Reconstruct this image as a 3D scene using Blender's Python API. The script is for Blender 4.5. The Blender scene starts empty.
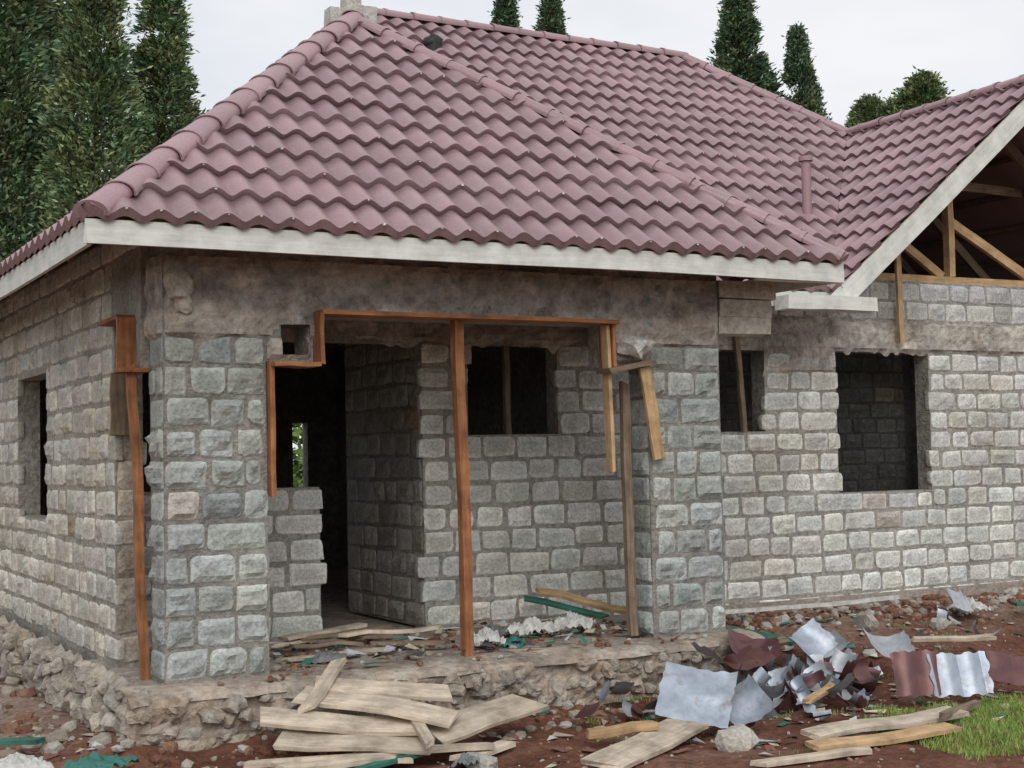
import bpy,bmesh,math,random
from mathutils import Vector,Matrix,noise,Euler
random.seed(11)
R=random.random
def U(a,b): return a+(b-a)*random.random()
def nz(x,y,z): return noise.noise(Vector((x,y,z)))
scene=bpy.context.scene
X3=Vector((1,0,0));Y3=Vector((0,1,0));Z3=Vector((0,0,1))
# ------------------------------------------------------------------ materials
def newmat(name):
    m=bpy.data.materials.new(name);m.use_nodes=True
    nt=m.node_tree;b=nt.nodes['Principled BSDF'];return m,nt,b
def noise_n(nt,vec,scale,detail=3,rough=.6):
    n=nt.nodes.new('ShaderNodeTexNoise');n.inputs['Scale'].default_value=scale
    n.inputs['Detail'].default_value=detail;n.inputs['Roughness'].default_value=rough
    nt.links.new(vec,n.inputs['Vector']);return n
def ramp(nt,fac,stops):
    r=nt.nodes.new('ShaderNodeValToRGB');e=r.color_ramp.elements
    while len(e)<len(stops): e.new(.5)
    for i,(p,c) in enumerate(stops):
        e[i].position=p;e[i].color=(c[0],c[1],c[2],1) if hasattr(c,'__len__') else (c,c,c,1)
    nt.links.new(fac,r.inputs[0]);return r
def mix(nt,mode,fac,a,b):
    m=nt.nodes.new('ShaderNodeMixRGB');m.blend_type=mode
    for s,v in ((0,fac),(1,a),(2,b)):
        if isinstance(v,(int,float)): m.inputs[s].default_value=v
        elif isinstance(v,tuple): m.inputs[s].default_value=(v[0],v[1],v[2],1)
        else: nt.links.new(v,m.inputs[s])
    return m.outputs[0]
def coords(nt,scale=None):
    tc=nt.nodes.new('ShaderNodeTexCoord')
    if not scale: return tc.outputs['Object']
    mp=nt.nodes.new('ShaderNodeMapping');mp.inputs['Scale'].default_value=scale
    nt.links.new(tc.outputs['Object'],mp.inputs[0]);return mp.outputs[0]
def bump(nt,b,h,strength,dist=.02):
    n=nt.nodes.new('ShaderNodeBump');n.inputs['Strength'].default_value=strength;n.inputs['Distance'].default_value=dist
    nt.links.new(h,n.inputs['Height']);nt.links.new(n.outputs[0],b.inputs['Normal'])
def attr_mat(name,rough=.95,big=.35,fine=.35,bstr=.5,bdist=.012,stain=(.55,.45,.34),stain_amt=.35,spec=.2,fscale=38,smear=0,sm_col=(.50,.485,.45)):
    m,nt,b=newmat(name);v=coords(nt)
    at=nt.nodes.new('ShaderNodeAttribute');at.attribute_name='Col'
    n1=noise_n(nt,v,2.3,3)
    c=mix(nt,'MULTIPLY',big,at.outputs['Color'],ramp(nt,n1.outputs[0],[(.3,.6),(.7,1.35)]).outputs[0])
    if smear>0:
        n5=noise_n(nt,v,6,4,.72)
        c=mix(nt,'MIX',ramp(nt,n5.outputs[0],[(.52,0.),(.66,smear)]).outputs[0],c,sm_col)
    if fine>0:
        n2=noise_n(nt,v,fscale,4,.72)
        c=mix(nt,'MULTIPLY',fine,c,ramp(nt,n2.outputs[0],[(.32,.45),(.62,1.4)]).outputs[0])
        if bstr>0: bump(nt,b,n2.outputs[0],bstr,bdist)
    if stain_amt>0:
        n3=noise_n(nt,v,1.1,4,.65)
        st=ramp(nt,n3.outputs[0],[(.5,0.0),(.72,stain_amt)])
        c=mix(nt,'MULTIPLY',st.outputs[0],c,stain)
    nt.links.new(c,b.inputs['Base Color']);b.inputs['Roughness'].default_value=rough
    b.inputs['Specular IOR Level'].default_value=spec
    return m
M_stone=attr_mat('stone_mat',bstr=.8,bdist=.018,fine=.55,smear=.4,stain=(.68,.55,.42),stain_amt=.4)
M_mortar=attr_mat('mortar_mat',bstr=1,bdist=.035,fscale=20,fine=.7,big=.6)
M_conc=attr_mat('concrete_mat',bstr=.9,bdist=.03,fscale=16,fine=.6,big=.5,stain=(.66,.52,.39),stain_amt=.6,smear=.55)
M_rub=attr_mat('rubble_mat',bstr=.7,bdist=.02)
M_leaf=attr_mat('foliage_mat',rough=.8,big=.3,fine=0,bstr=0,stain_amt=0,spec=.15)
M_grass=attr_mat('grass_mat',rough=.7,big=.3,fine=0,bstr=0,stain_amt=0)
M_bark=attr_mat('bark_mat')
def roofmat():
    m,nt,b=newmat('roof_tile_mat');v=coords(nt)
    at=nt.nodes.new('ShaderNodeAttribute');at.attribute_name='Col'
    n1=noise_n(nt,v,1.4,4,.6);n2=noise_n(nt,v,70,3,.7)
    c=mix(nt,'MULTIPLY',.35,at.outputs['Color'],ramp(nt,n1.outputs[0],[(.35,.7),(.68,1.25)]).outputs[0])
    c=mix(nt,'MULTIPLY',.3,c,ramp(nt,n2.outputs[0],[(.3,.5),(.6,1.3)]).outputs[0])
    n3=noise_n(nt,coords(nt,(3,3,1)),2.2,4,.7)
    c=mix(nt,'MIX',ramp(nt,n3.outputs[0],[(.5,0.),(.75,.4)]).outputs[0],c,(.36,.29,.28))
    nt.links.new(c,b.inputs['Base Color'])
    r=ramp(nt,n1.outputs[0],[(.3,.34),(.7,.5)]);nt.links.new(r.outputs[0],b.inputs['Roughness'])
    b.inputs['Specular IOR Level'].default_value=.55
    return m
M_roof=roofmat()
def woodmat(name,c1,c2,dark=.5):
    m,nt,b=newmat(name);v=coords(nt,(1.2,16,16))
    n1=noise_n(nt,v,2.5,4,.65);n2=noise_n(nt,coords(nt),4,4,.7)
    oi=nt.nodes.new('ShaderNodeObjectInfo')
    c=ramp(nt,n1.outputs[0],[(.3,c1),(.7,c2)]).outputs[0]
    c=mix(nt,'MULTIPLY',dark,c,ramp(nt,n2.outputs[0],[(.35,.35),(.62,1.3)]).outputs[0])
    c=mix(nt,'MULTIPLY',.5,c,ramp(nt,oi.outputs['Random'],[(0,.65),(1,1.3)]).outputs[0])
    nt.links.new(c,b.inputs['Base Color']);b.inputs['Roughness'].default_value=.85
    bump(nt,b,n1.outputs[0],.4,.006);return m
M_wood=woodmat('timber_orange_mat',(.21,.08,.03),(.44,.19,.08),.6)
M_woodp=woodmat('plank_pale_mat',(.42,.34,.26),(.66,.56,.44),.55)
M_woodd=woodmat('timber_old_mat',(.14,.10,.07),(.29,.21,.145))
M_woody=woodmat('truss_timber_mat',(.38,.23,.11),(.58,.40,.22))
M_green=woodmat('painted_board_mat',(.02,.11,.08),(.05,.18,.13))
M_white=woodmat('fascia_mat',(.66,.66,.61),(.80,.80,.75),.28)
def plain(name,col,rough=.6,metal=0,var=.3,scale=8):
    m,nt,b=newmat(name);n1=noise_n(nt,coords(nt),scale,4,.65)
    c=mix(nt,'MULTIPLY',var,tuple(col),ramp(nt,n1.outputs[0],[(.3,.4),(.65,1.25)]).outputs[0])
    nt.links.new(c,b.inputs['Base Color']);b.inputs['Roughness'].default_value=rough;b.inputs['Metallic'].default_value=metal
    return m
M_nail=plain('nail_mat',(.7,.68,.66));M_black=plain('vent_mat',(.015,.015,.017));M_sack=plain('sack_mat',(.58,.57,.54),.8,0,.6,14)
M_sackg=plain('teal_sheet_mat',(.04,.17,.14),.6,0,.6,10);M_cloth=plain('grey_cloth_mat',(.18,.19,.19),.9,0,.6,10)
def sheetmat(name,front,back):
    m,nt,b=newmat(name);g=nt.nodes.new('ShaderNodeNewGeometry')
    c=mix(nt,'MIX',g.outputs['Backfacing'],front,back)
    n1=noise_n(nt,coords(nt),5,4,.7)
    c=mix(nt,'MULTIPLY',.5,c,ramp(nt,n1.outputs[0],[(.35,.45),(.6,1.15)]).outputs[0])
    n2=noise_n(nt,coords(nt),7,4,.7)
    c=mix(nt,'MIX',ramp(nt,n2.outputs[0],[(.55,0.),(.72,.6)]).outputs[0],c,(.2,.11,.07))
    nt.links.new(c,b.inputs['Base Color']);b.inputs['Roughness'].default_value=.38;b.inputs['Metallic'].default_value=.35;return m
GREY=(.40,.45,.52);MAR=(.15,.065,.065)
M_s1=sheetmat('sheet_grey_mat',GREY,MAR);M_s2=sheetmat('sheet_maroon_mat',MAR,GREY);M_s3=sheetmat('sheet_galv_mat',(.46,.49,.52),(.28,.30,.32))
def groundmat():
    m,nt,b=newmat('soil_mat');v=coords(nt)
    n1=noise_n(nt,v,1.3,5,.65);n2=noise_n(nt,v,14,5,.72);n3=noise_n(nt,v,.7,3);n4=noise_n(nt,v,45,3,.7)
    c=ramp(nt,n1.outputs[0],[(.3,(.11,.045,.029)),(.5,(.18,.08,.053)),(.72,(.25,.15,.105))]).outputs[0]
    sp=nt.nodes.new('ShaderNodeSeparateXYZ');nt.links.new(v,sp.inputs[0])
    mr2=nt.nodes.new('ShaderNodeMapRange');mr2.inputs[1].default_value=9.5;mr2.inputs[2].default_value=10.8;nt.links.new(sp.outputs['Y'],mr2.inputs[0])
    dm=mix(nt,'MULTIPLY',1,mr2.outputs[0],ramp(nt,n1.outputs[0],[(.35,.2),(.6,.9)]).outputs[0])
    c=mix(nt,'MIX',dm,c,(.33,.25,.20))
    c=mix(nt,'MULTIPLY',.7,c,ramp(nt,n2.outputs[0],[(.3,.35),(.65,1.4)]).outputs[0])
    c=mix(nt,'MIX',ramp(nt,n4.outputs[0],[(.6,0.),(.7,.25)]).outputs[0],c,(.32,.24,.18))
    ln=nt.nodes.new('ShaderNodeVectorMath');ln.operation='LENGTH';nt.links.new(v,ln.inputs[0])
    mr=nt.nodes.new('ShaderNodeMapRange')
    mr.inputs[1].default_value=18;mr.inputs[2].default_value=26;nt.links.new(ln.outputs['Value'],mr.inputs[0])
    g=ramp(nt,n3.outputs[0],[(.3,(.04,.07,.02)),(.7,(.09,.12,.04))]).outputs[0]
    c=mix(nt,'MIX',mr.outputs[0],c,g)
    nt.links.new(c,b.inputs['Base Color']);b.inputs['Roughness'].default_value=.95;b.inputs['Specular IOR Level'].default_value=.15
    bump(nt,b,n2.outputs[0],1.0,.04);return m
M_ground=groundmat()
# ------------------------------------------------------------------ mesh helpers
class MB:
    def __init__(s): s.v=[];s.f=[];s.c=[];s.m=[]
    def add(s,vs,fs,col=(1,1,1),mat=0):
        b=len(s.v);s.v+=[tuple(x) for x in vs];s.f+=[tuple(b+i for i in f) for f in fs]
        s.c+=(list(col) if isinstance(col,list) else [col]*len(vs));s.m+=[mat]*len(fs)
    def mesh(s,name,mats,smooth=False,angle=None):
        me=bpy.data.meshes.new(name);me.from_pydata(s.v,[],s.f)
        for m in mats: me.materials.append(m)
        me.polygons.foreach_set('material_index',s.m)
        a=me.attributes.new('Col','FLOAT_COLOR','POINT')
        fl=[]
        for c in s.c: fl+= [c[0],c[1],c[2],1]
        a.data.foreach_set('color',fl)
        if smooth: me.polygons.foreach_set('use_smooth',[True]*len(me.polygons))
        me.update()
        if angle: me.set_sharp_from_angle(angle=math.radians(angle))
        return me
    def obj(s,name,mats,parent=None,smooth=False,angle=None):
        o=bpy.data.objects.new(name,s.mesh(name,mats,smooth,angle));scene.collection.objects.link(o)
        if parent: o.parent=parent
        return o
def box(mb,x0,x1,y0,y1,z0,z1,col=(1,1,1),j=0):
    vs=[Vector((x,y,z))+Vector((U(-j,j),U(-j,j),U(-j,j))) for x in(x0,x1) for y in(y0,y1) for z in(z0,z1)]
    mb.add(vs,[(0,1,3,2),(4,6,7,5),(0,4,5,1),(2,3,7,6),(0,2,6,4),(1,5,7,3)],col)
def plank(name,p0,p1,w,h,mat,parent=None,roll=0,warp=.006):
    p0=Vector(p0);p1=Vector(p1);d=p1-p0;L=d.length;x=d.normalized()
    y=Z3.cross(x)
    if y.length<.15: y=X3-x*x.dot(X3)
    y.normalize();z=x.cross(y)
    n=max(3,int(L/.18));mb=MB();vs=[]
    s1=U(0,99);k1=U(-.03,.03);k2=U(-.03,.03)
    for i in range(n+1):
        t=i/n;a=warp*nz(s1,t*2.2,0)*2;b=warp*nz(s1+7,t*2.2,0)*2
        for sy,sz in((-1,-1),(1,-1),(1,1),(-1,1)):
            e=.004*nz(s1,i*1.7,sy*3+sz)
            ex=0
            if warp>=.008: ex=(k1 if i==0 else k2 if i==n else 0)*sy
            vs.append((t*L+ex+(U(-.012,.012) if i in(0,n) else 0),sy*w/2+a+e,sz*h/2+b))
    fs=[]
    for i in range(n):
        for k in range(4):
            a=i*4+k;b=i*4+(k+1)%4;fs.append((a,b,b+4,a+4))
    fs+=[(3,2,1,0),(n*4,n*4+1,n*4+2,n*4+3)]
    mb.add(vs,fs);o=mb.obj(name,[mat],parent)
    M=Matrix((x,y,z)).transposed().to_4x4()
    o.matrix_world=Matrix.Translation(p0)@M@Matrix.Rotation(math.radians(roll),4,'X')
    return o
ico=bmesh.new();bmesh.ops.create_icosphere(ico,subdivisions=2,radius=1);ICOV=[v.co.copy() for v in ico.verts];ICOF=[tuple(v.index for v in f.verts) for f in ico.faces];ico.free()
ico=bmesh.new();bmesh.ops.create_icosphere(ico,subdivisions=1,radius=1);ICV1=[v.co.copy() for v in ico.verts];ICF1=[tuple(v.index for v in f.verts) for f in ico.faces];ico.free()
def rock(mb,c,s,col,flat=.6,hi=False):
    V,F=(ICOV,ICOF) if hi else (ICV1,ICF1)
    rot=Euler((U(0,6),U(0,6),U(0,6))).to_matrix();sc=Vector((U(.7,1.3),U(.6,1.1),U(.5,.9)))*s;sd=U(0,100)
    rt=Euler((U(-.3,.3),U(-.3,.3),U(0,6))).to_matrix();vs=[]
    for v in V:
        q=rot@v
        m=max(abs(q.x),abs(q.y),abs(q.z));q=q.lerp(q/m,.55)
        q*=1+.35*nz(q.x*1.3+sd,q.y*1.3,q.z*1.3)
        q=rt@Vector((q.x*sc.x,q.y*sc.y,q.z*sc.z*flat/.6));vs.append(Vector(c)+q)
    mb.add(vs,F,col)
# ------------------------------------------------------------------ masonry
def jit(c,a=.12):
    k=1+U(-a,a);return (c[0]*k*(1+U(-.03,.03)),c[1]*k,c[2]*k*(1+U(-.05,.04)))
def block(mb,O,Ud,Nd,u0,u1,v0,v1,col,relief,cell=.032):
    w=u1-u0;h=v1-v0
    if w<.04 or h<.04: return
    def lst(L):
        k=max(2,int((L-.03)/cell));return [0,.004,.016]+[.016+(L-.032)*i/k for i in range(1,k)]+[L-.016,L-.004,L]
    us=lst(w);vs_=lst(h);cj=[[(U(-.011,.011),U(-.009,.009)) for _ in range(2)] for _ in range(2)]
    rl=relief*U(.15,1.4);tu=U(-.7,.7);tv=U(-.8,.8);d0=U(.003,.016);sd=U(0,200)
    P=[];nu=len(us);nv=len(vs_);C=[]
    chip=[U(.1,.6)*(random.random()<.7) for _ in range(4)]
    rimk=U(1.05,1.28)
    for j,v in enumerate(vs_):
        for i,u in enumerate(us):
            a=u/w;b=v/h
            dx=(cj[0][0][0]*(1-a)+cj[0][1][0]*a)*(1-b)+(cj[1][0][0]*(1-a)+cj[1][1][0]*a)*b
            dz=(cj[0][0][1]*(1-a)+cj[0][1][1]*a)*(1-b)+(cj[1][0][1]*(1-a)+cj[1][1][1]*a)*b
            eu=min(u,w-u);ev=min(v,h-v);e=min(eu,ev)
            cr=.035
            if eu<cr and ev<cr:
                q=(cr-eu)*(cr-ev)/cr*chip[(a<.5)*2+(b<.5)];dx+=q*(1 if a<.5 else -1);dz+=q*(1 if b<.5 else -1)
            if e<=1e-6: d=-.05
            elif e<.005: d=d0*.3
            else:
                s=min(1,(e-.012)/.03);s=max(0,s);s=s*s*(3-2*s)
                d=d0+rl*s*(.6+1.0*nz(u*11+sd,v*13,sd)+tu*(a-.5)+tv*(b-.5))+.006*nz(u*36+sd,v*36,3)
            dx+=.006*nz(sd,v*18,u*18)*(1 if eu<.03 else .4);dz+=.006*nz(u*18,sd,v*18)*(1 if ev<.03 else .4)
            P.append(O+Ud*(u0+u+dx)+Z3*(v0+v+dz)+Nd*d)
            k=(.95 if e>.025 else rimk if e>1e-6 else .6)*(1+.2*nz(u*9+sd,v*9,7))
            C.append((col[0]*k,col[1]*k,col[2]*k))
    F=[(j*nu+i,j*nu+i+1,(j+1)*nu+i+1,(j+1)*nu+i) for j in range(nv-1) for i in range(nu-1)]
    if Ud.cross(Z3).dot(Nd)<0: F=[f[::-1] for f in F]
    mb.add(P,F,C)
def courses(mb,O,Ud,Nd,L,z0,z1,holes,col,ch=.209,bl=(.24,.42),relief=.022,cell=.032,rag=.03,var=.15,g=.008,odd=.015):
    z=z0;k=0
    while z<z1-.07:
        a=z;b=min(z+ch,z1)
        br=sorted(set([0,L]+[min(L,max(0,h[i])) for h in holes for i in(0,1) if h[2]<b and h[3]>a]))
        segs=[]
        for i in range(len(br)-1):
            m=(br[i]+br[i+1])/2;aa,bb=a,b
            for h in holes:
                if h[0]<m<h[1] and h[2]<b and h[3]>a:
                    if h[2]>a+.06: bb=min(bb,h[2])
                    elif h[3]<b-.06: aa=max(aa,h[3])
                    else: aa=bb
            if bb-aa>.05: 
                if segs and abs(segs[-1][1]-br[i])<1e-6 and segs[-1][2:]==[aa,bb]: segs[-1][1]=br[i+1]
                else: segs.append([br[i],br[i+1],aa,bb])
        for s in segs:
            u=s[0];end=s[1]
            if u>.01: u-=U(-.01,rag)
            if end<L-.01: end+=U(-.01,rag)
            first=True
            while end-u>.03:
                l=U(*bl)*(U(.5,.9) if first and (k%2) else 1);first=False
                if end-u-l<.13: l=end-u
                if l>.5: l=l/2
                cc=col
                if random.random()<odd: cc=random.choice(((.34,.27,.21),(.30,.25,.20),(.22,.23,.22),(.45,.42,.37)))
                block(mb,O,Ud,Nd,u+g*U(.5,1.8),u+l-g*U(.5,1.8),s[2]+g*U(.5,1.9),s[3]-g*U(.5,1.9),jit(cc,var),relief,cell)
                u+=l
        z+=ch;k+=1
def core(mb,O,Ud,Nd,th,L,z0,z1,holes,col=(.31,.29,.26)):
    us=sorted(set([0,L]+[min(L,max(0,h[i])) for h in holes for i in(0,1)]));zs=sorted(set([z0,z1]+[min(z1,max(z0,h[i])) for h in holes for i in(2,3)]))
    def solid(i,j):
        if i<0 or j<0 or i>=len(us)-1 or j>=len(zs)-1: return False
        m=(us[i]+us[i+1])/2;n=(zs[j]+zs[j+1])/2
        return not any(h[0]<m<h[1] and h[2]<n<h[3] for h in holes)
    def P(u,z,d): return O+Ud*u+Z3*z-Nd*d
    for i in range(len(us)-1):
        for j in range(len(zs)-1):
            if not solid(i,j): continue
            a,b,c,d=us[i],us[i+1],zs[j],zs[j+1]
            mb.add([P(a,c,0),P(b,c,0),P(b,d,0),P(a,d,0)],[(0,1,2,3)],col)
            mb.add([P(a,c,th),P(b,c,th),P(b,d,th),P(a,d,th)],[(3,2,1,0)],col)
            if not solid(i-1,j): mb.add([P(a,c,0),P(a,d,0),P(a,d,th),P(a,c,th)],[(0,1,2,3)],col)
            if not solid(i+1,j): mb.add([P(b,c,0),P(b,d,0),P(b,d,th),P(b,c,th)],[(0,1,2,3)],col)
            if not solid(i,j-1): mb.add([P(a,c,0),P(b,c,0),P(b,c,th),P(a,c,th)],[(0,1,2,3)],col)
            if not solid(i,j+1): mb.add([P(a,d,0),P(b,d,0),P(b,d,th),P(a,d,th)],[(0,1,2,3)],col)
def patch(mb,O,Ud,Nd,u0,u1,z0,z1,holes=(),cell=.035,amp=.02,off=.022,rag=.05,col=(.41,.37,.32)):
    nu=max(2,int((u1-u0)/cell));nv=max(2,int((z1-z0)/cell));P=[];C=[]
    for j in range(nv+1):
        for i in range(nu+1):
            u=u0+(u1-u0)*i/nu;z=z0+(z1-z0)*j/nv
            q=O+Ud*u+Z3*z
            d=off+amp*(nz(q.x*5,q.y*5+3,q.z*7)+.5*nz(q.x*17,q.y*17,q.z*17))
            if j==0: z+=rag*(nz(q.x*4,q.y*4,1)+.5*nz(q.x*13,q.y*13,5));d=-.01
            if j==nv: z+=rag*(nz(q.x*4,q.y*4,9)+.5*nz(q.x*13,q.y*13,7));d=-.01
            if i==0 or i==nu: d=-.01
            P.append(O+Ud*u+Z3*z+Nd*d)
            k=.95+.5*nz(q.x*2.2,q.y*2.2,q.z*6+4)+.3*nz(q.x*9,q.y*9,q.z*12);C.append((col[0]*k,col[1]*k,col[2]*k))
    F=[]
    for j in range(nv):
        for i in range(nu):
            u=u0+(u1-u0)*(i+.5)/nu;z=z0+(z1-z0)*(j+.5)/nv
            if any(h[0]<u<h[1] and h[2]<z<h[3] for h in holes): continue
            F.append((j*(nu+1)+i,j*(nu+1)+i+1,(j+1)*(nu+1)+i+1,(j+1)*(nu+1)+i))
    if Ud.cross(Z3).dot(Nd)<0: F=[f[::-1] for f in F]
    mb.add(P,F,C)
house=bpy.data.objects.new('stone_house',None);scene.collection.objects.link(house)
cor=MB();blk=MB();con=MB()
nX=-X3;nY=-Y3
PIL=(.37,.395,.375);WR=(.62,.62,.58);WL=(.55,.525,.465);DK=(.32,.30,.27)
TH=.27;XP=2.61;XW=2.55
O=Vector((XP,9.5,0));L=7.17-XP
hf=[(3.32-XP,6.47-XP,-1,2.12),(3.67-XP,6.09-XP,2.11,2.45),(3.43-XP,3.63-XP,2.17,2.38)]
core(cor,O,X3,nY,TH,L,-.1,3.15,hf,(.29,.275,.25))
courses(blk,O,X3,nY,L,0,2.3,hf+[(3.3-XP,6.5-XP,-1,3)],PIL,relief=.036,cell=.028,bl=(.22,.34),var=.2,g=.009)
patch(con,O,X3,nY,0,L,2.27,2.86,hf,off=.03,amp=.045,rag=.11)
patch(con,O,X3,nY,3.32-XP,3.66-XP,2.13,2.3,hf,off=.028,rag=0)
patch(con,O,X3,nY,6.1-XP,6.48-XP,2.13,2.3,hf,off=.028,rag=0)
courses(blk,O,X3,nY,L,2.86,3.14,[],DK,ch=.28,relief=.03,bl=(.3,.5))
courses(blk,Vector((XP,9.5,0)),Y3,nX,TH+.06,0,2.3,[],PIL,relief=.03,cell=.03,bl=(.2,.33))
core(cor,Vector((XP+.002,9.76,0)),Y3,nX,.4,.08,-.1,3.1,[])
courses(blk,Vector((3.32,9.5,0)),Y3,X3,TH,0,2.12,[],PIL,relief=.02,bl=(.2,.3),cell=.05)
courses(blk,Vector((6.47,9.5,0)),Y3,nX,TH,0,2.12,[],PIL,relief=.02,bl=(.2,.3))
courses(blk,Vector((7.17,9.5,0)),Y3,X3,TH,0,2.4,[],PIL,relief=.02,bl=(.2,.3),cell=.05)
patch(con,Vector((XP,9.5,0)),Y3,nX,0,1.07,2.27,2.86,[(.34,1.07,2.0,2.47)],off=.03,amp=.03)
# left wall
O=Vector((XW,9.83,0));L=9.2
hl=[(0,.74,-1,2.08),(.15,.74,2.07,2.45),(3.17,4.53,.97,2.25)]
core(cor,O,Y3,nX,.2,L,-.3,3.1,hl,(.36,.335,.29))
courses(blk,O,Y3,nX,L,0,2.5,hl+[(0,.8,2.0,2.6)],WL,relief=.022,cell=.036,g=.012,rag=.06)
courses(blk,O,Y3,nX,L,2.5,3.1,[(0,.8,2.4,2.9)],WL,relief=.02,cell=.05)
courses(blk,Vector((XW,10.57,0)),X3,nY,.2,0,2.45,[],(.42,.36,.29),relief=.02,bl=(.2,.21),odd=.2)
# main front wall
O=Vector((2.7,11.2,0));L=12.1
hm=[(.2,1.66,1.22,2.42),(1.66,2.6,-1,2.42),(3.04,3.95,1.63,2.42),(5.65,6.3,1.63,2.42),(7.21,8.48,1.0,2.43)]
core(cor,O,X3,nY,.2,L,-.4,3.18,hm,(.36,.34,.305))
courses(blk,O,X3,nY,L,-.2,2.47,hm+[(0,2.6,2.3,2.7)],WR,ch=.2025,relief=.016,cell=.034,bl=(.26,.42),var=.13,g=.0115,rag=.07)
patch(con,O,X3,nY,0,L,2.43,2.76,[],off=.026,amp=.03,col=(.47,.44,.39),rag=.1)
courses(blk,O,X3,nY,L,2.76,3.17,[],(.50,.50,.48),ch=.205,relief=.016,cell=.04)
patch(con,O,X3,nY,4.3,L,-.4,-.10,[],off=.03,amp=.04,col=(.42,.35,.29))
patch(con,O,X3,nY,4.7,7.2,2.2,2.75,hm,off=.02,amp=.02,rag=.12,col=(.44,.41,.36))
# inner walls
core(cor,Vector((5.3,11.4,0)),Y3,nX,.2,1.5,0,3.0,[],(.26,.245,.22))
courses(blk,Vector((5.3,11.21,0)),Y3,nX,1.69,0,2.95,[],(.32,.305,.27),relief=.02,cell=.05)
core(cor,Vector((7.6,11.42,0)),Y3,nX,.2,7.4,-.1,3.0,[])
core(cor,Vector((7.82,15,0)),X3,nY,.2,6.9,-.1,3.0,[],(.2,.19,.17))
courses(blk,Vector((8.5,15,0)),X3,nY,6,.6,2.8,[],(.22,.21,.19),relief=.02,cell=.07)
core(cor,Vector((2.72,18.83,0)),X3,nY,.2,12.1,-.3,3.1,[(4.23,4.45,1.05,1.95)])
core(cor,Vector((14.82,11.42,0)),Y3,X3,.2,7.4,-.3,3.1,[(2,3.3,1,2.4)])
box(con,6.97,7.17,9.78,11.17,2.45,3.0,(.34,.31,.27))
box(con,7.2,7.78,9.50,9.74,2.70,2.84,(.62,.58,.49),.008)
box(con,7.2,7.75,9.51,9.73,2.555,2.695,(.54,.51,.43),.008)
box(con,7.2,7.73,9.52,9.72,2.41,2.55,(.58,.54,.46),.008)
cor.obj('wall_core',[M_mortar],house);blk.obj('stone_courses',[M_stone],house);con.obj('concrete_beams',[M_conc],house)
fl=MB();box(fl,2.42,7.2,9.34,11.12,-.5,-.015,(.33,.28,.24));box(fl,2.62,14.7,11.13,18.9,-.5,-.02,(.33,.28,.24));fl.obj('floor_slab',[M_conc],house)
pl=MB()
patch(pl,Vector((2.3,9.27,0)),X3,nY,0,5.0,-.65,-.03,cell=.035,amp=.06,off=.05,rag=.03,col=(.37,.30,.24))
patch(pl,Vector((7.3,9.29,0)),Y3,X3,0,1.9,-.6,-.03,cell=.05,amp=.07,off=.03,rag=.04,col=(.34,.27,.22))
patch(pl,Vector((2.42,9.2,0)),Y3,nX,0,10,-.6,0.0,cell=.04,amp=.07,off=.05,rag=.05,col=(.38,.33,.275))
for i in range(150):
    # rubble masonry showing through the plinth
    x=U(2.35,7.1);s=U(.04,.085);rock(pl,(x,9.23+U(-.01,.03),U(-.42,-.1)),s,jit((.36,.31,.26),.2),.6,True)
for i in range(260):
    y=U(9.3,18);s=U(.05,.10);rock(pl,(2.37+U(-.02,.02),y,U(-.40,-.06)),s,jit((.40,.36,.31),.2),.6,True)
n=60
P=[];F=[];C=[]
for i in range(n*2+1):
    x=2.3+5.05*i/(n*2)
    for j in range(9):
        y=9.56-.36*j/8
        if j==8: y+=.06*nz(x*2.1,3,1)+.04*nz(x*8,2,2)
        z=-.004-.05*(j/8)**3+.010*nz(x*6,y*6,2)+(-.03 if j==8 else 0)
        P.append((x,y,z));k=.85+.5*nz(x*3,y*3,1);C.append((.42*k,.35*k,.285*k))
for i in range(n*2):
    for j in range(8): F.append((i*9+j,i*9+j+1,(i+1)*9+j+1,(i+1)*9+j))
pl.add(P,F,C);pl.obj('plinth',[M_conc],house)
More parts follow.
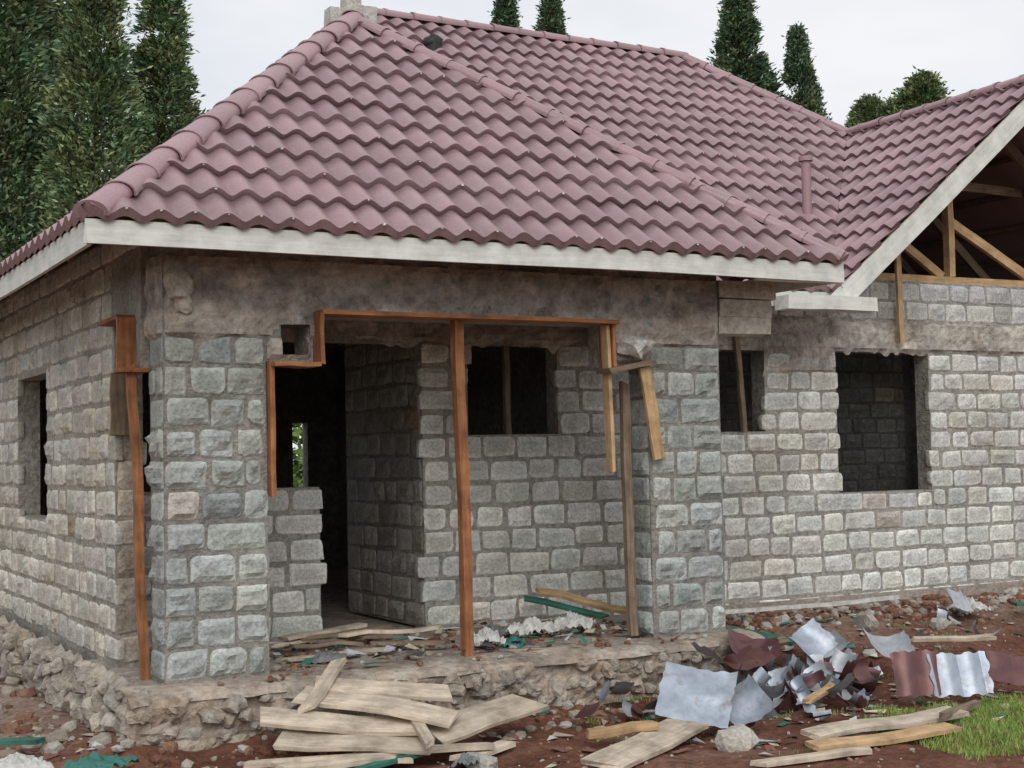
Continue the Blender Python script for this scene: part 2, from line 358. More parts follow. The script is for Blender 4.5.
# ------------------------------------------------------------------ roof
ZE=2.955;k8=.8;cs=1/math.sqrt(1+k8*k8);sn=k8*cs
nails=MB()
RC=(.345,.218,.232)
def roof(name,O,S,H,sl,run,cuts,nail=False):
    O=Vector(O);S=Vector(S);H=Vector(H);T=(H*cs+Z3*sn);Nn=(Z3*cs-H*sn)
    p=.335;wv=.215;ds=wv/10;ns=int(sl/ds)+1;tl=run/cs;rows=int(math.ceil(tl/p))
    P=[];C=[];prof=[(0,0,-.012)]
    for k in range(rows):
        for a,h in((0,.042),(.2,.034),(.6,.016),(.999,0)): prof.append((k,a,h))
    rnd={}
    for idx,(k,a,h) in enumerate(prof):
        for i in range(ns+1):
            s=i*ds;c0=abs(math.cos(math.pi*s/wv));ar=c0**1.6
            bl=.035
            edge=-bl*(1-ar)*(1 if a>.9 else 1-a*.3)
            t=k*p+a*p+edge
            hh=h+.040*ar+.006*nz(s*1.1+O.x,t*1.3,O.y)
            if idx==0: hh=.022*ar-.01
            key=(k,int(s/(wv*6)))
            if key not in rnd: rnd[key]=(U(.88,1.1),U(-.006,.006),U(-.003,.004))
            P.append(O+S*s+T*(t+(rnd[key][1] if k>0 else 0))+Nn*(hh+rnd[key][2]))
            q=rnd[key][0]*(.80+.22*ar)*(.6 if a>.9 else 1);C.append((RC[0]*q,RC[1]*q,RC[2]*q))  # crests lighter; riser base darkened, painting the step's shadow into the colour
            if nail and a==0 and h>0 and i%10==0 and random.random()<(.5 if k%2==0 else .12):
                c=O+S*s+T*(t-.004)+Nn*(hh-.010)
                ok=all((c-Vector(co)).dot(Vector(no))<-.05 for co,no in cuts)
                if ok: rock(nails,c,.010,(.8,.8,.8))
    m=len(prof);w=ns+1
    F=[(j*w+i,j*w+i+1,(j+1)*w+i+1,(j+1)*w+i) for j in range(m-1) for i in range(ns)]
    if S.cross(T).dot(Nn)<0: F=[f[::-1] for f in F]
    mb=MB();mb.add(P,F,C);me=mb.mesh(name,[M_roof],True)
    bm=bmesh.new();bm.from_mesh(me)
    for co,no in cuts:
        bmesh.ops.bisect_plane(bm,geom=bm.verts[:]+bm.edges[:]+bm.faces[:],plane_co=co,plane_no=no,clear_outer=True)
    bm.to_mesh(me);bm.free();me.set_sharp_from_angle(angle=math.radians(38))
    o=bpy.data.objects.new(name,me);scene.collection.objects.link(o);o.parent=house;return o
def pl_(pt,no): return (Vector(pt),Vector(no).normalized())
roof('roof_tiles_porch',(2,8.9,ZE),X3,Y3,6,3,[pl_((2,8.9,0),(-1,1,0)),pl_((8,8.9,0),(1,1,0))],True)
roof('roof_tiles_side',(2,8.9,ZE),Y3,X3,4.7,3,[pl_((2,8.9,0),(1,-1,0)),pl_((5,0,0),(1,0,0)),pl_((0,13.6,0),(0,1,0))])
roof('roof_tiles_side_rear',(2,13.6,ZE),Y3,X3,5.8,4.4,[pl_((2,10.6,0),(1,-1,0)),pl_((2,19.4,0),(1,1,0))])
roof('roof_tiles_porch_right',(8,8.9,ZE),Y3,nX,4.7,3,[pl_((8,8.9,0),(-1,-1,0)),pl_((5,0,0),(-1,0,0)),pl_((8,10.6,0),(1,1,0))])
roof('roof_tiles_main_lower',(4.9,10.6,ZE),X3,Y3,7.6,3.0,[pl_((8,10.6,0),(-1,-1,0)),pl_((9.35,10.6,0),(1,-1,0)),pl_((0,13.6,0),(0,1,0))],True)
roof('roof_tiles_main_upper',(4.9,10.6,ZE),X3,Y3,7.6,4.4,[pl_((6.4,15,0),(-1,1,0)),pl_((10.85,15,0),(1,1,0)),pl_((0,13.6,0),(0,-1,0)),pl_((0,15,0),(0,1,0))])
roof('roof_tiles_gable',(9.35,10.42,ZE),Y3,X3,3.3,2.94,[pl_((9.35,10.6,0),(-1,1,0)),pl_((12.29,0,0),(1,0,0))])
zg=ZE+k8*2.94;zm=ZE+k8*4.4
rb=MB();rb.add([(15.23,10.42,ZE),(15.23,19.4,ZE),(10.85,15,zm-.02),(12.29,13.56,zg),(12.29,10.42,zg)],[(0,1,2,3,4)],RC)
rb.add([(2,19.4,ZE),(15.23,19.4,ZE),(10.85,15,zm),(6.4,15,zm)],[(0,1,2,3)],RC);rb.obj('roof_sheet_rear',[M_roof],house)
nails.obj('roof_nails',[M_nail],house)
cap=MB()
def caps(p0,p1,r=.1,lift=.02,seg=.34,closed=False):
    p0=Vector(p0);p1=Vector(p1);d=(p1-p0);L=d.length;d.normalize();sd=d.cross(Z3).normalized();up=sd.cross(d)
    n=max(1,round(L/seg))
    for i in range(n):
        a=p0+d*(L*i/n-.015);b=p0+d*(L*(i+1)/n+.02);P=[];q=U(.9,1.1);c=(RC[0]*q*1.02,RC[1]*q*1.02,RC[2]*q*1.02)
        o1=sd*U(-.008,.008)
        K=12
        rings=[(a,r*1.02),(a,r*1.14),(a+d*.035,r*1.14),(a+d*.04,r*1.05),(b,r*.95)]
        for (o,rr) in rings:
            for k in range(K+1):
                th=math.radians(-18+216*k/K);P.append(o+o1+up*lift+sd*math.cos(th)*rr*1.1+up*math.sin(th)*rr*.75)
        F=[(g*(K+1)+k,g*(K+1)+k+1,(g+1)*(K+1)+k+1,(g+1)*(K+1)+k) for g in range(4) for k in range(K)]
        if i==0 and closed: F.append(tuple(range(K+1)))
        cap.add(P,F,c)
zw=ZE+2.4
caps((2.03,8.93,ZE+.01),(5,11.9,zw),closed=True);caps((7.97,8.93,ZE+.01),(5,11.9,zw),closed=True,r=.09);caps((5,11.88,zw),(5,13.6,zw))
caps((5,13.6,zw),(6.4,15,zm));caps((6.35,15,zm),(10.88,15,zm));caps((12.29,13.55,zg),(10.85,15,zm));caps((12.29,10.4,zg),(12.29,13.6,zg))
cap.obj('ridge_caps',[M_roof],house,True,35)
ch=MB()
for (x,y,z,s,h) in((5.93,14.55,6.12,.10,.22),(6.12,14.6,6.15,.085,.34),(6.33,14.65,6.24,.10,.2),(6.16,14.75,6.42,.06,.14)):
    box(ch,x-s,x+s*.95,y-.1,y+.1,z,z+h,jit((.52,.50,.46)),.018)
ch.obj('chimney_blocks',[M_stone],house)
def cyl(mb,c,r,h,col,n=16,r2=None):
    r2=r if r2 is None else r2;P=[]
    for z,rr in((0,r),(h,r2)):
        for i in range(n): P.append((c[0]+rr*math.cos(6.2832*i/n),c[1]+rr*math.sin(6.2832*i/n),c[2]+z))
    mb.add(P,[(i,(i+1)%n,n+(i+1)%n,n+i) for i in range(n)]+[tuple(range(n,2*n))],col)
pp=MB();cyl(pp,(10.05,11.72,3.75),.05,.72,RC);cyl(pp,(10.05,11.72,4.47),.075,.05,RC);cyl(pp,(10.05,11.72,3.75),.09,.12,RC,16,.05);pp.obj('vent_pipe',[M_roof],house,True,40)
vb=MB();rock(vb,(7.0,14.35,6.05),.11,(.02,.02,.02),.8,True);cyl(vb,(7.0,14.35,5.85),.1,.2,(.02,.02,.02));vb.obj('roof_vent',[M_black],house,True,60)
plank('fascia_front',(1.98,8.925,2.865),(8.0,8.925,2.865),.03,.15,M_white,house,warp=.006)
plank('fascia_side',(2.01,8.95,2.865),(2.01,19.4,2.865),.03,.16,M_white,house,warp=.006)
plank('fascia_right',(7.985,8.95,2.865),(7.985,10.6,2.865),.03,.15,M_white,house)
plank('fascia_main',(8.0,10.6,2.86),(9.45,10.6,2.86),.03,.15,M_white,house)
plank('eave_return',(8.62,10.45,2.81),(9.70,10.45,2.81),.2,.13,M_white,house)
plank('barge_board',(9.25,10.44,ZE-.17),(12.29,10.44,zg-.10),.03,.2,M_white,house)
plank('barge_board_right',(15.3,10.44,ZE-.15),(12.29,10.44,zg-.10),.03,.2,M_white,house)
plank('soffit_end',(7.2,9.0,2.80),(7.95,9.0,2.80),.1,.02,M_white,house)
for i in range(9):
    x=2.9+i*.58;rn=min(.95,x-2-.2,8-x-.2)
    if rn>.3: plank('rafter',(x,8.95,ZE-.12),(x,8.95+rn,ZE-.12+rn*.8),.05,.1,M_woodd,house)
for i in range(14):
    y=9.9+i*.7;r_=min(.9,y-9.05)
    plank('rafter',(2.05,y,ZE-.12),(2.05+r_,y,ZE-.12+.8*r_),.05,.1,M_woodd,house)
plank('wall_plate',(2.7,9.6,3.19),(7.1,9.6,3.19),.1,.07,M_woodd,house)
yt=11.28
plank('tie_plate',(9.9,yt,3.22),(14.7,yt,3.22),.1,.075,M_woody,house)
plank('truss_post',(11.62,yt,3.26),(11.60,yt,4.6),.08,.09,M_woody,house)
plank('truss_strut',(10.72,yt,3.72),(11.5,yt,3.26),.05,.09,M_woody,house)
plank('truss_strut',(11.66,yt,3.85),(12.9,yt,3.26),.05,.1,M_woody,house)
plank('truss_strut',(10.0,yt+.06,3.25),(12.25,yt+.06,5.05),.05,.12,M_woodd,house)
plank('truss_strut',(14.6,yt+.06,3.25),(12.3,yt+.06,5.05),.05,.12,M_woodd,house)
plank('truss_tie',(11.4,yt+.4,4.35),(13.2,yt+.4,4.35),.05,.1,M_woodd,house)
for yy in(12.3,13.3):
    plank('truss_strut',(10.0,yy,3.25),(12.25,yy,5.05),.05,.12,M_woodd,house)
    plank('truss_strut',(11.7,yy,4.7),(13.4,yy,3.3),.05,.1,M_woodd,house)
    plank('tie_plate',(9.9,yy,3.22),(14.7,yy,3.22),.08,.1,M_woodd,house)
for k in range(7):
    t=.25+k*.4
    plank('purlin',(9.35+t,10.5,ZE+t*.8-.05),(9.35+t,13.0,ZE+t*.8-.05),.05,.05,M_woodd,house)
    plank('purlin',(15.23-t,10.5,ZE+t*.8-.05),(15.23-t,15.0,ZE+t*.8-.05),.05,.05,M_woodd,house)
plank('hanging_batten',(10.70,11.1,3.66),(10.72,11.1,2.52),.06,.035,M_woody,house)
# opening timbers
W=M_wood
plank('frame_head',(3.68,9.45,2.46),(6.12,9.45,2.46),.22,.03,W,house)
plank('frame_upright',(3.68,9.45,2.10),(3.68,9.45,2.47),.03,.2,W,house,0)
plank('frame_step',(3.33,9.45,2.10),(3.68,9.45,2.10),.2,.03,W,house)
plank('frame_upright',(3.345,9.46,1.2),(3.34,9.46,2.12),.06,.035,W,house,90)
plank('frame_upright',(3.38,9.62,1.2),(3.38,9.62,2.1),.05,.04,W,house)
plank('prop_post',(4.83,9.5,-.02),(4.80,9.5,2.45),.07,.08,W,house,warp=.015)
plank('frame_upright',(6.07,9.44,1.30),(6.05,9.46,2.44),.09,.03,M_woody,house,90)
plank('frame_step',(6.0,9.42,2.08),(6.44,9.46,2.15),.2,.04,M_woodd,house)
plank('prop_board',(6.50,9.42,1.40),(6.39,9.42,2.12),.10,.03,M_woody,house,90)
plank('prop_post',(6.36,9.62,.02),(6.31,9.60,2.0),.07,.05,M_woodd,house,warp=.015)
plank('frame_upright',(6.10,9.5,2.12),(6.10,9.5,2.46),.2,.03,M_wood,house,90)
plank('side_post',(2.565,9.86,-.02),(2.50,9.90,2.1),.06,.05,W,house,warp=.015)
plank('side_frame_head',(2.52,9.98,2.45),(2.52,10.58,2.45),.2,.03,W,house)
plank('side_frame_upright',(2.50,9.98,2.08),(2.50,9.98,2.45),.03,.16,W,house,90)
plank('side_frame_step',(2.50,9.80,2.08),(2.50,9.98,2.08),.2,.03,W,house)
plank('side_board',(2.58,10.50,1.65),(2.58,10.50,2.1),.16,.03,M_woodd,house)
plank('window_prop',(8.66,11.1,1.62),(8.62,11.14,2.55),.05,.04,M_woodd,house)
plank('window_prop',(6.18,11.3,1.63),(6.18,11.3,2.42),.05,.05,M_woodd,house)
lm=MB();rock(lm,(6.30,9.44,2.28),.12,(.6,.58,.53),.7,True);rock(lm,(2.70,9.44,2.62),.08,(.5,.45,.38),1.0,True);rock(lm,(2.73,9.44,2.5),.06,(.5,.45,.38),1.0,True);lm.obj('mortar_lump',[M_conc],house)
# ------------------------------------------------------------------ ground
def sm(t): t=max(0,min(1,t));return t*t*(3-2*t)
def gz(x,y):
    z=-.47+.36*sm((y-8.3)/2.6)*sm((x-6.9)/1.4)
    z+=.05*nz(x*.9,y*.9,0)+.025*nz(x*4,y*4,1)+.012*nz(x*12,y*12,2) if -6<x<22 and 0<y<24 else 0
    if 2.0<x<7.6: z+=.12*math.exp(-((y-9.15)/.26)**2)*(.7+.6*nz(x*2,5,1))
    if y>9: z+=.10*math.exp(-((x-2.2)/.3)**2)*(.7+.6*nz(y*2,5,3))
    return z
def axis(lo,hi,a,b,c):
    l=[lo,lo*.4,lo*.15,-60,-30,-16,-9];v=a
    while v<b: l.append(v);v+=c
    return l+[b,b+3,b+8,b+20,b+50,b+120,hi*.3,hi]
xs=axis(-2000,2000,-4,15,.06);ys=axis(-2000,2000,4.5,12.5,.06)
xs=sorted(set(xs));ys=sorted(set(ys));g=MB()
P=[(x,y,gz(x,y)) for y in ys for x in xs];w=len(xs)
g.add(P,[(j*w+i,j*w+i+1,(j+1)*w+i+1,(j+1)*w+i) for j in range(len(ys)-1) for i in range(w-1)])
g.obj('ground',[M_ground],None,True)
rub=MB();cols=[(.34,.29,.24),(.40,.37,.32),(.26,.15,.10),(.21,.10,.065),(.46,.43,.39),(.28,.17,.12),(.20,.09,.06)]
for i in range(170):
    x=U(2.2,7.4);y=9.10-abs(random.gauss(0,.22));s=random.choice((.02,.025,.03,.04,.055));rock(rub,(x,y,gz(x,y)+s*.15),s*U(.7,1.2),jit(random.choice(cols)),.6,s>.05)
for i in range(170):
    y=U(8.6,16);x=2.3-abs(random.gauss(0,.32));s=random.choice((.015,.02,.03,.04,.07));rock(rub,(x,y,gz(x,y)+s*.1),s,jit(random.choice(cols[:6])),.6,s>.06)
for i in range(900):
    x=U(7.3,14.5);y=11.0-abs(random.gauss(0,.45));s=random.choice((.012,.02,.03,.04,.055));rock(rub,(x,y,gz(x,y)+s*.2),s,jit(random.choice(cols)))
for i in range(3000):
    x=U(.5,12);y=U(5.5,10.9);s=U(.005,.02)
    if 2.4<x<7.2 and y>9.3: continue
    rock(rub,(x,y,gz(x,y)+s*.2),s,jit(random.choice(cols)))
for i in range(380):
    x=U(2.8,6.9);y=U(9.3,11.1);s=U(.008,.035);rock(rub,(x,y,s*.2-.01),s,jit(random.choice(cols)))
rub.obj('rubble',[M_rub])
lit=MB();lc=[(.6,.6,.58),(.5,.42,.32),(.05,.2,.15),(.25,.12,.10),(.45,.46,.48),(.62,.55,.42),(.1,.1,.11)]
for i in range(480):
    x=random.gauss(7.4,1.9) if i<400 else U(.8,2.3);y=U(7.2,10.8)
    if (2.3<x<3) or (2.3<x<7.3 and y>9.1): continue
    z=gz(x,y)+.012;a=U(0,6.28);l=U(.02,.08);w2=U(.01,.035);dx,dy=math.cos(a),math.sin(a);t1_,t2_=U(-.02,.03),U(-.01,.03)
    lit.add([(x-dx*l-dy*w2,y-dy*l+dx*w2,z+t2_*.5),(x+dx*l-dy*w2,y+dy*l+dx*w2,z+t1_),(x+dx*l*.9+dy*w2,y+dy*l-dx*w2,z+t2_),(x-dx*l+dy*w2,y-dy*l-dx*w2,z)],[(0,1,2,3)],jit(random.choice(lc)))
for i in range(120):
    x=U(3.5,6.8);y=U(9.4,11);z=.02;a=U(0,6.28);l=U(.02,.1);w2=U(.01,.04);dx,dy=math.cos(a),math.sin(a)
    lit.add([(x-dx*l-dy*w2,y-dy*l+dx*w2,z),(x+dx*l-dy*w2,y+dy*l+dx*w2,z+U(0,.04)),(x+dx*l+dy*w2,y+dy*l-dx*w2,z+U(0,.04)),(x-dx*l+dy*w2,y-dy*l-dx*w2,z)],[(0,1,2,3)],jit(random.choice(lc)))
lit.obj('litter',[M_rub])
def stone(name,c,s,col):
    m=MB();rock(m,(0,0,0),s,col,.6,True);o=m.obj(name,[M_stone]);o.location=(c[0],c[1],gz(c[0],c[1])+c[2]);return o
stone('concrete_chunk',(5.8,7.62,.06),.16,(.50,.47,.41));stone('concrete_chunk',(6.05,8.5,.05),.12,(.45,.41,.35))
for c in((2.15,8.55,.03),(4.15,8.0,.03),(9.9,9.9,.04),(9.2,10.1,.03)): stone('stone_block',c,U(.07,.11),jit((.42,.41,.38)))
# ------------------------------------------------------------------ planks
def gp(name,a,b,w,h,mat,roll=0):
    return plank(name,(a[0],a[1],a[2]),(b[0],b[1],b[2]),w,h,mat,None,roll,.012)
WP='wooden_plank'
gp(WP,(3.02,8.80,-.16),(3.95,8.42,-.26),.24,.025,M_woodp,14)
gp(WP,(3.05,8.58,-.26),(3.95,8.26,-.34),.24,.025,M_woodp,14)
gp(WP,(3.98,8.36,-.30),(4.85,8.62,-.21),.28,.025,M_woodp,14)
gp(WP,(3.35,9.0,-.06),(4.15,8.35,-.22),.24,.025,M_woodp,12)
gp(WP,(3.75,9.3,.07),(3.3,8.75,-.13),.10,.03,M_woodp,10)
gp(WP,(3.5,9.1,-.03),(4.3,8.72,-.13),.24,.025,M_woodp,12)
gp(WP,(3.85,8.1,-.30),(4.0,8.85,-.12),.07,.03,M_woodp,0)
gp(WP,(2.95,8.35,-.38),(3.75,8.22,-.39),.14,.03,M_woodp,5)
gp(WP,(2.8,8.45,-.36),(4.3,8.15,-.38),.05,.04,M_woodp)
gp('green_board',(3.15,8.1,-.43),(4.1,8.3,-.36),.07,.03,M_green)
gp(WP,(4.05,8.1,-.42),(4.5,8.3,-.40),.12,.03,M_woodp)
gp(WP,(4.65,7.42,-.41),(5.9,8.16,-.39),.26,.03,M_woodp,8)
gp(WP,(4.95,8.05,-.36),(5.42,7.95,-.33),.07,.05,M_woody,5)
gp(WP,(6.2,7.35,-.39),(7.5,7.35,-.37),.18,.03,M_woodp,6)
gp(WP,(6.0,7.1,-.41),(7.2,7.1,-.40),.14,.03,M_woody,6)
gp(WP,(5.5,7.0,-.43),(6.3,6.9,-.42),.08,.03,M_woodp,3)
gp(WP,(7.2,7.2,-.35),(7.9,7.55,-.38),.05,.04,M_woodd)
gp(WP,(1.6,8.2,-.42),(2.15,8.1,-.42),.14,.03,M_woodp)
gp(WP,(7.3,9.3,-.1),(8.1,9.5,-.13),.1,.03,M_woodd,20)
gp(WP,(6.9,8.2,-.36),(7.4,8.5,-.33),.06,.03,M_woody,10)
gp(WP,(9.0,9.3,-.18),(9.6,9.0,-.2),.07,.03,M_woodp,10)
gp(WP,(6.2,10.85,.28),(6.85,10.3,.10),.09,.03,M_woody,20)
gp('green_board',(6.1,10.9,.22),(6.6,10.4,.08),.09,.02,M_green,15)
for a in range(9):
    x=U(3.9,5.0);y=U(9.9,10.7);an=U(-.7,.5);l=U(.2,.45)
    gp(WP,(x-l*math.cos(an),y-l*math.sin(an),.02+a*.013),(x+l*math.cos(an),y+l*math.sin(an),.03+a*.013),U(.05,.12),.025,random.choice((M_woodp,M_woodd,M_woodd)))
gp('green_board',(7.25,10.1,.0),(7.75,9.35,-.12),.09,.03,M_green,20);gp('green_board',(1.35,10.2,-.38),(1.9,9.9,-.36),.1,.03,M_green)
gp('green_board',(11.0,10.0,-.08),(11.5,9.8,-.08),.14,.03,M_green)
gp('plastic_pipe',(8.0,10.6,-.0),(10.0,10.5,-.0),.035,.035,M_sack)
# ------------------------------------------------------------------ metal sheets
def sheet(name,loc,rot,L,W,bend,wave,cr,mat,n=(22,14),tile=False):
    mb=MB();P=[];sd=U(0,99)
    for j in range(n[1]+1):
        for i in range(n[0]+1):
            u=(i/n[0]-.5)*L;v=(j/n[1]-.5)*W
            if i in(0,n[0]): u+=.06*L*nz(sd,j*.5,1)
            if j in(0,n[1]): v+=.06*W*nz(sd,i*.3,4)
            if abs(bend)>.01:
                Rr=L/bend;x=Rr*math.sin(u/Rr);z=Rr*(1-math.cos(u/Rr))
            else: x=u;z=0
            z+=wave*abs(math.sin(math.pi*(u/.18))) if tile else wave*math.sin(v*22+u*3)
            z+=cr*(nz(u*3+sd,v*3,1)+.6*abs(nz(u*6+sd,v*6,2)))
            P.append((x,v,z))
    w=n[0]+1;mb.add(P,[(j*w+i,j*w+i+1,(j+1)*w+i+1,(j+1)*w+i) for j in range(n[1]) for i in range(n[0])])
    o=mb.obj(name,[mat],None,True,30);o.location=loc;o.rotation_euler=[math.radians(a) for a in rot];return o
SN='metal_roofing_sheet'
sheet(SN,(5.92,8.2,-.22),(42,12,-38),.5,.48,.35,.008,.03,M_s1)
sheet(SN,(6.25,8.1,-.31),(30,-25,-20),.34,.36,1.2,.01,.03,M_s1)
sheet(SN,(6.75,8.9,-.15),(12,8,10),.7,.3,1.2,.0,.04,M_s2)
sheet(SN,(7.1,9.1,-.1),(25,15,-30),.45,.3,1.6,.0,.04,M_s2)
sheet(SN,(7.6,9.0,-.1),(50,-20,20),.42,.28,1.6,.0,.03,M_s1)
sheet(SN,(8.3,8.9,-.16),(30,10,-20),.45,.3,1.8,.0,.03,M_s3)
sheet(SN,(8.15,7.95,-.25),(66,0,-22),.46,.32,.0,.024,.008,M_s1,(36,12),True)
sheet(SN,(7.87,8.1,-.24),(66,0,-30),.36,.34,.0,.024,.01,M_s2,(30,12),True)
sheet(SN,(8.75,8.0,-.28),(50,10,-30),.4,.26,.4,.02,.02,M_s2,(30,12),True)
sheet(SN,(10.3,10.1,.0),(50,20,10),.34,.24,1.0,0,.03,M_s3)
for i in range(80):
    a=U(0,6.28);r=abs(random.gauss(0,.6));x=7.25+r*math.cos(a)*1.6;y=8.7+r*math.sin(a)*.6
    sheet(SN,(x,min(y,9.6),gz(x,y)+U(.02,.2)),(U(-70,70),U(-50,50),U(0,360)),U(.16,.48),U(.06,.2),U(.3,3.4),U(0,.01),U(.015,.04),random.choice((M_s1,M_s2,M_s3,M_s3,M_s2)),(14,8))
for i in range(30):
    x=U(5.9,10.6);y=U(7.8,10.2)
    if y>9.2 and x<7.5: continue
    sheet(SN,(x,y,gz(x,y)+.03),(U(-30,30),U(-30,30),U(0,360)),U(.1,.26),U(.04,.13),U(.3,2.2),0,.02,random.choice((M_s1,M_s2,M_s3)),(10,5))
def crumple(name,loc,s,mat,flat=.4,amp=.5):
    mb=MB();n=26;P=[];sd=U(0,99)
    for j in range(n+1):
        for i in range(n+1):
            u=(i/n-.5)*2;v=(j/n-.5)*2;r=math.hypot(u,v)
            h=max(0,1-r*.8)*.6+amp*abs(nz(u*2.2+sd,v*2.2,1))+.3*abs(nz(u*5+sd,v*5,3))
            P.append((u*s*(1+.3*nz(sd,v*2,1)),v*s*.7*(1+.3*nz(sd,u*2,6)),h*s*flat-.01))
    w=n+1;mb.add(P,[(j*w+i,j*w+i+1,(j+1)*w+i+1,(j+1)*w+i) for j in range(n) for i in range(n)])
    o=mb.obj(name,[mat],None,True,35);o.location=loc;o.rotation_euler=(U(-.15,.15),U(-.15,.15),U(0,6));return o
crumple('plastic_sack',(1.62,9.25,-.40),.2,M_sack,.7);crumple('teal_sheet',(1.95,8.75,-.36),.24,M_sackg,.6);crumple('grey_cloth',(1.35,8.75,-.42),.22,M_cloth,.6)
crumple('plastic_sack',(5.15,9.85,.0),.15,M_sack,1.2);crumple('plastic_sack',(5.75,10.2,.0),.2,M_sack,.9);crumple('teal_sheet',(5.38,9.8,.0),.12,M_sackg,.8)
crumple('plastic_sack',(6.15,10.2,.02),.18,M_sack,1.1);crumple('plastic_sack',(1.35,8.45,-.44),.15,M_sack);crumple('grey_cloth',(4.05,8.0,-.44),.13,M_cloth,.7)
crumple('plastic_sack',(10.6,10.2,-.13),.2,M_sack,.8);crumple('grey_cloth',(3.9,9.9,0),.15,M_cloth,.6);crumple('grey_cloth',(5.5,10.4,0),.2,M_cloth,.6)
# ------------------------------------------------------------------ grass
gr=MB()
def blade(x,y,h):
    z=gz(x,y);a=U(0,6.28);w=.0035;dx=math.cos(a)*w;dy=math.sin(a)*w;lx=U(-.5,.5)*h;ly=U(-.5,.5)*h
    k=U(.8,1.4);c=(.21*k,.32*k,.07*k) if random.random()<.75 else (.36*k,.36*k,.14*k)
    gr.add([(x-dx,y-dy,z-.005),(x+dx,y+dy,z-.005),(x+lx*.4+dx*.7,y+ly*.4+dy*.7,z+h*.6),(x+lx,y+ly,z+h)],[(0,1,2),(0,2,3)],c)
i=0
while i<21000:
    x=U(6.2,10.5);y=U(5.6,8.3)
    d=((x-8.0)/1.35)**2+((y-7.15)/.85)**2
    if d+1.1*nz(x*2.5,y*2.5,3)+.5*nz(x*8,y*8,3)<.95: blade(x,y,U(.02,.06));i+=1
    else: i+=.2
for _ in range(60):
    x=U(5,10);y=U(7.2,10.4)
    if y>9.2 and x<7.3: continue
    for k in range(40): blade(x+random.gauss(0,.06),y+random.gauss(0,.05),U(.012,.04))
gr.obj('grass',[M_grass])
# ------------------------------------------------------------------ trees
def conifer(seed,H,Rr,pw,nclump=620,per=26,base=(.045,.085,.03),gap=-.33,tb=1.1):
    random.seed(seed);mb=MB()
    K=8;P=[]
    for j in range(7):
        t=j/6
        for i in range(K):
            a=6.283*i/K;r=.22*(1-t)+.02;P.append((r*math.cos(a)+.1*nz(seed,t*3,0),r*math.sin(a),t*H*.97))
    mb.add(P,[(j*K+i,j*K+(i+1)%K,(j+1)*K+(i+1)%K,(j+1)*K+i) for j in range(6) for i in range(K)],(.09,.06,.04),1)
    def prof(t,a): 
        b=(1-t)**pw*min(1,.35+t*5)
        return Rr*b*(.78+.5*nz(math.cos(a)*1.6+seed,math.sin(a)*1.6,t*9)+.22*nz(math.cos(a)*4,math.sin(a)*4+seed,t*26))
    for i in range(60):
        t=.08+.88*i/60;a=i*2.4;r=max(.15,prof(t,a)*.8);z=t*H
        p0=Vector((0,0,z));p1=Vector((r*math.cos(a),r*math.sin(a),z+r*.25));s=Vector((-math.sin(a),math.cos(a),0))*.035
        mb.add([p0-s,p0+s,p1,p0+Z3*.06],[(0,1,2),(0,2,3),(1,3,2)],(.08,.055,.035),1)
    for c in range(nclump):
        t=.05+.95*random.random()**tb;a=U(0,6.283);r=max(.03,prof(t,a))*(random.random()**.3)
        cx,cy,cz=r*math.cos(a),r*math.sin(a),t*H
        if nz(cx*.8+seed,cy*.8,cz*.8)<gap: continue
        k=U(.45,1.55);yl=U(.85,1.45);cc=(base[0]*k*yl,base[1]*k,base[2]*k*U(.8,1.2));cr=U(.2,.42)*max(.35,(1-.75*t))
        for q in range(per):
            o=Vector((cx+random.gauss(0,cr),cy+random.gauss(0,cr),cz+random.gauss(0,cr*.9)))
            d=Vector((math.cos(a)+U(-.8,.8),math.sin(a)+U(-.8,.8),U(-.2,1.1))).normalized()
            s=d.cross(Vector((U(-1,1),U(-1,1),U(-1,1)))).normalized()*U(.025,.05);l=U(.10,.26)
            kk=U(.7,1.3);col=(cc[0]*kk,cc[1]*kk,cc[2]*kk)
            mb.add([o-s*.5,o+d*l*.5+s,o+d*l,o+d*l*.45-s],[(0,1,2,3)],col)
    return mb.mesh('conifer_mesh',[M_leaf,M_bark])
t1=conifer(3,18,2.2,.5,2500,32,(.16,.245,.135),-.5);t2=conifer(8,18,1.9,.55,2300,32,(.17,.25,.13),-.5);t3=conifer(15,18,6.0,.95,2200,34,(.11,.175,.10),-.38,.45)
t4=conifer(21,15,6.0,.62,1900,34,(.15,.215,.10),-.35,.45)
def tree(me,x,y,s,sx,rz):
    o=bpy.data.objects.new('conifer_tree',me);scene.collection.objects.link(o);o.location=(x,y,-.5);o.scale=(s*sx,s*sx,s);o.rotation_euler=(0,0,rz)
tree(t1,6.9,41.6,1.1,1.0,0);tree(t2,8.9,38.9,1.02,1.0,1);tree(t2,11.5,41.7,.93,1.1,2.2);tree(t1,9.0,47.4,1.1,1,3);tree(t1,5.6,46,1.1,1,4)
tree(t3,26.6,48.1,1.08,.9,0);tree(t3,28.2,47.4,1.09,.85,1.3);tree(t3,34.4,43.8,1.09,1.05,2.2);tree(t3,39.7,46.6,1.08,.85,3.3)
tree(t4,40.6,40.4,1.07,1,0);tree(t4,40.4,43.2,1.05,.9,2)
random.seed(5);sh=MB()
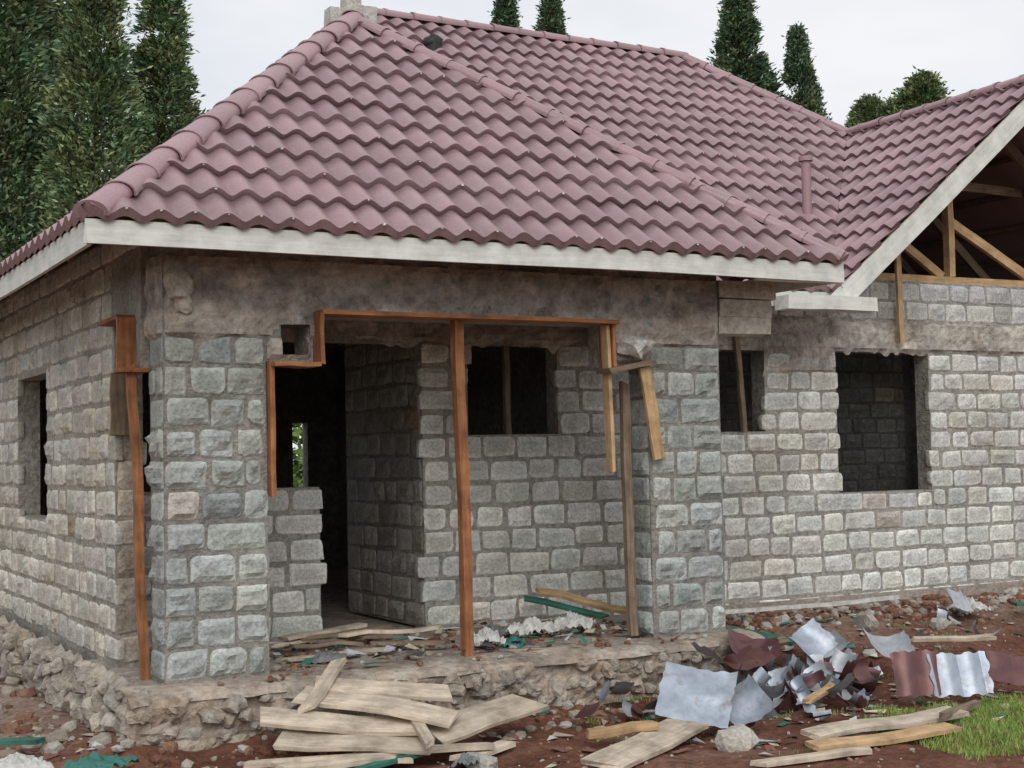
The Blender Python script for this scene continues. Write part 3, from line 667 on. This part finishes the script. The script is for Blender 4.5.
for c in range(260):
    x=U(4,16);y=U(24,27);z=U(0,2.4);k=U(.6,1.4)
    for q in range(26):
        o=Vector((x+random.gauss(0,.35),y+random.gauss(0,.35),z+random.gauss(0,.3)));d=Vector((U(-1,1),U(-1,1),U(-.3,1))).normalized();s=d.cross(Vector((U(-1,1),U(-1,1),U(-1,1)))).normalized()*.05
        sh.add([o,o+d*.12+s,o+d*.25,o+d*.12-s],[(0,1,2,3)],(.13*k,.2*k,.05*k))
sh.obj('shrubs',[M_leaf])
# ------------------------------------------------------------------ world, sun, camera
w=bpy.data.worlds.new('World');scene.world=w;w.use_nodes=True;nt=w.node_tree;nt.nodes.clear()
out=nt.nodes.new('ShaderNodeOutputWorld');bg=nt.nodes.new('ShaderNodeBackground');sky=nt.nodes.new('ShaderNodeTexSky')
sky.sky_type='NISHITA';sky.sun_disc=False;sky.sun_elevation=math.radians(45);sky.sun_rotation=math.radians(200)
tc=nt.nodes.new('ShaderNodeTexCoord');mp=nt.nodes.new('ShaderNodeMapping');mp.inputs['Scale'].default_value=(1,1,2.4);nt.links.new(tc.outputs['Generated'],mp.inputs[0])
n1=noise_n(nt,mp.outputs[0],3.2,4,.55)
cl=ramp(nt,n1.outputs[0],[(.32,(.76,.80,.86)),(.64,(.96,.965,.98))])
sc=mix(nt,'MULTIPLY',1,cl.outputs[0],(10,10,10))
c=mix(nt,'MIX',.92,sky.outputs[0],sc)
nt.links.new(c,bg.inputs[0]);bg.inputs[1].default_value=.1;nt.links.new(bg.outputs[0],out.inputs[0])
sd=bpy.data.lights.new('sun','SUN');sd.energy=1.4;sd.angle=math.radians(40);sd.color=(1,.98,.94);so=bpy.data.objects.new('sun',sd);scene.collection.objects.link(so)
so.rotation_euler=Vector((.3,.78,-.70)).to_track_quat('-Z','Y').to_euler()
cd=bpy.data.cameras.new('camera');cam=bpy.data.objects.new('camera',cd);scene.collection.objects.link(cam)
cd.sensor_width=36;cd.lens=50.98;cd.clip_end=5000;cd.clip_start=.05
cam.matrix_world=Matrix.Translation((0,0,1.45))@Matrix.Rotation(math.radians(-28.9),4,'Z')@Matrix.Rotation(math.radians(92.8),4,'X')@Matrix.Rotation(math.radians(-1.15),4,'Z')
scene.camera=cam
scene.view_settings.view_transform='Standard';scene.view_settings.look='None';scene.view_settings.exposure=0
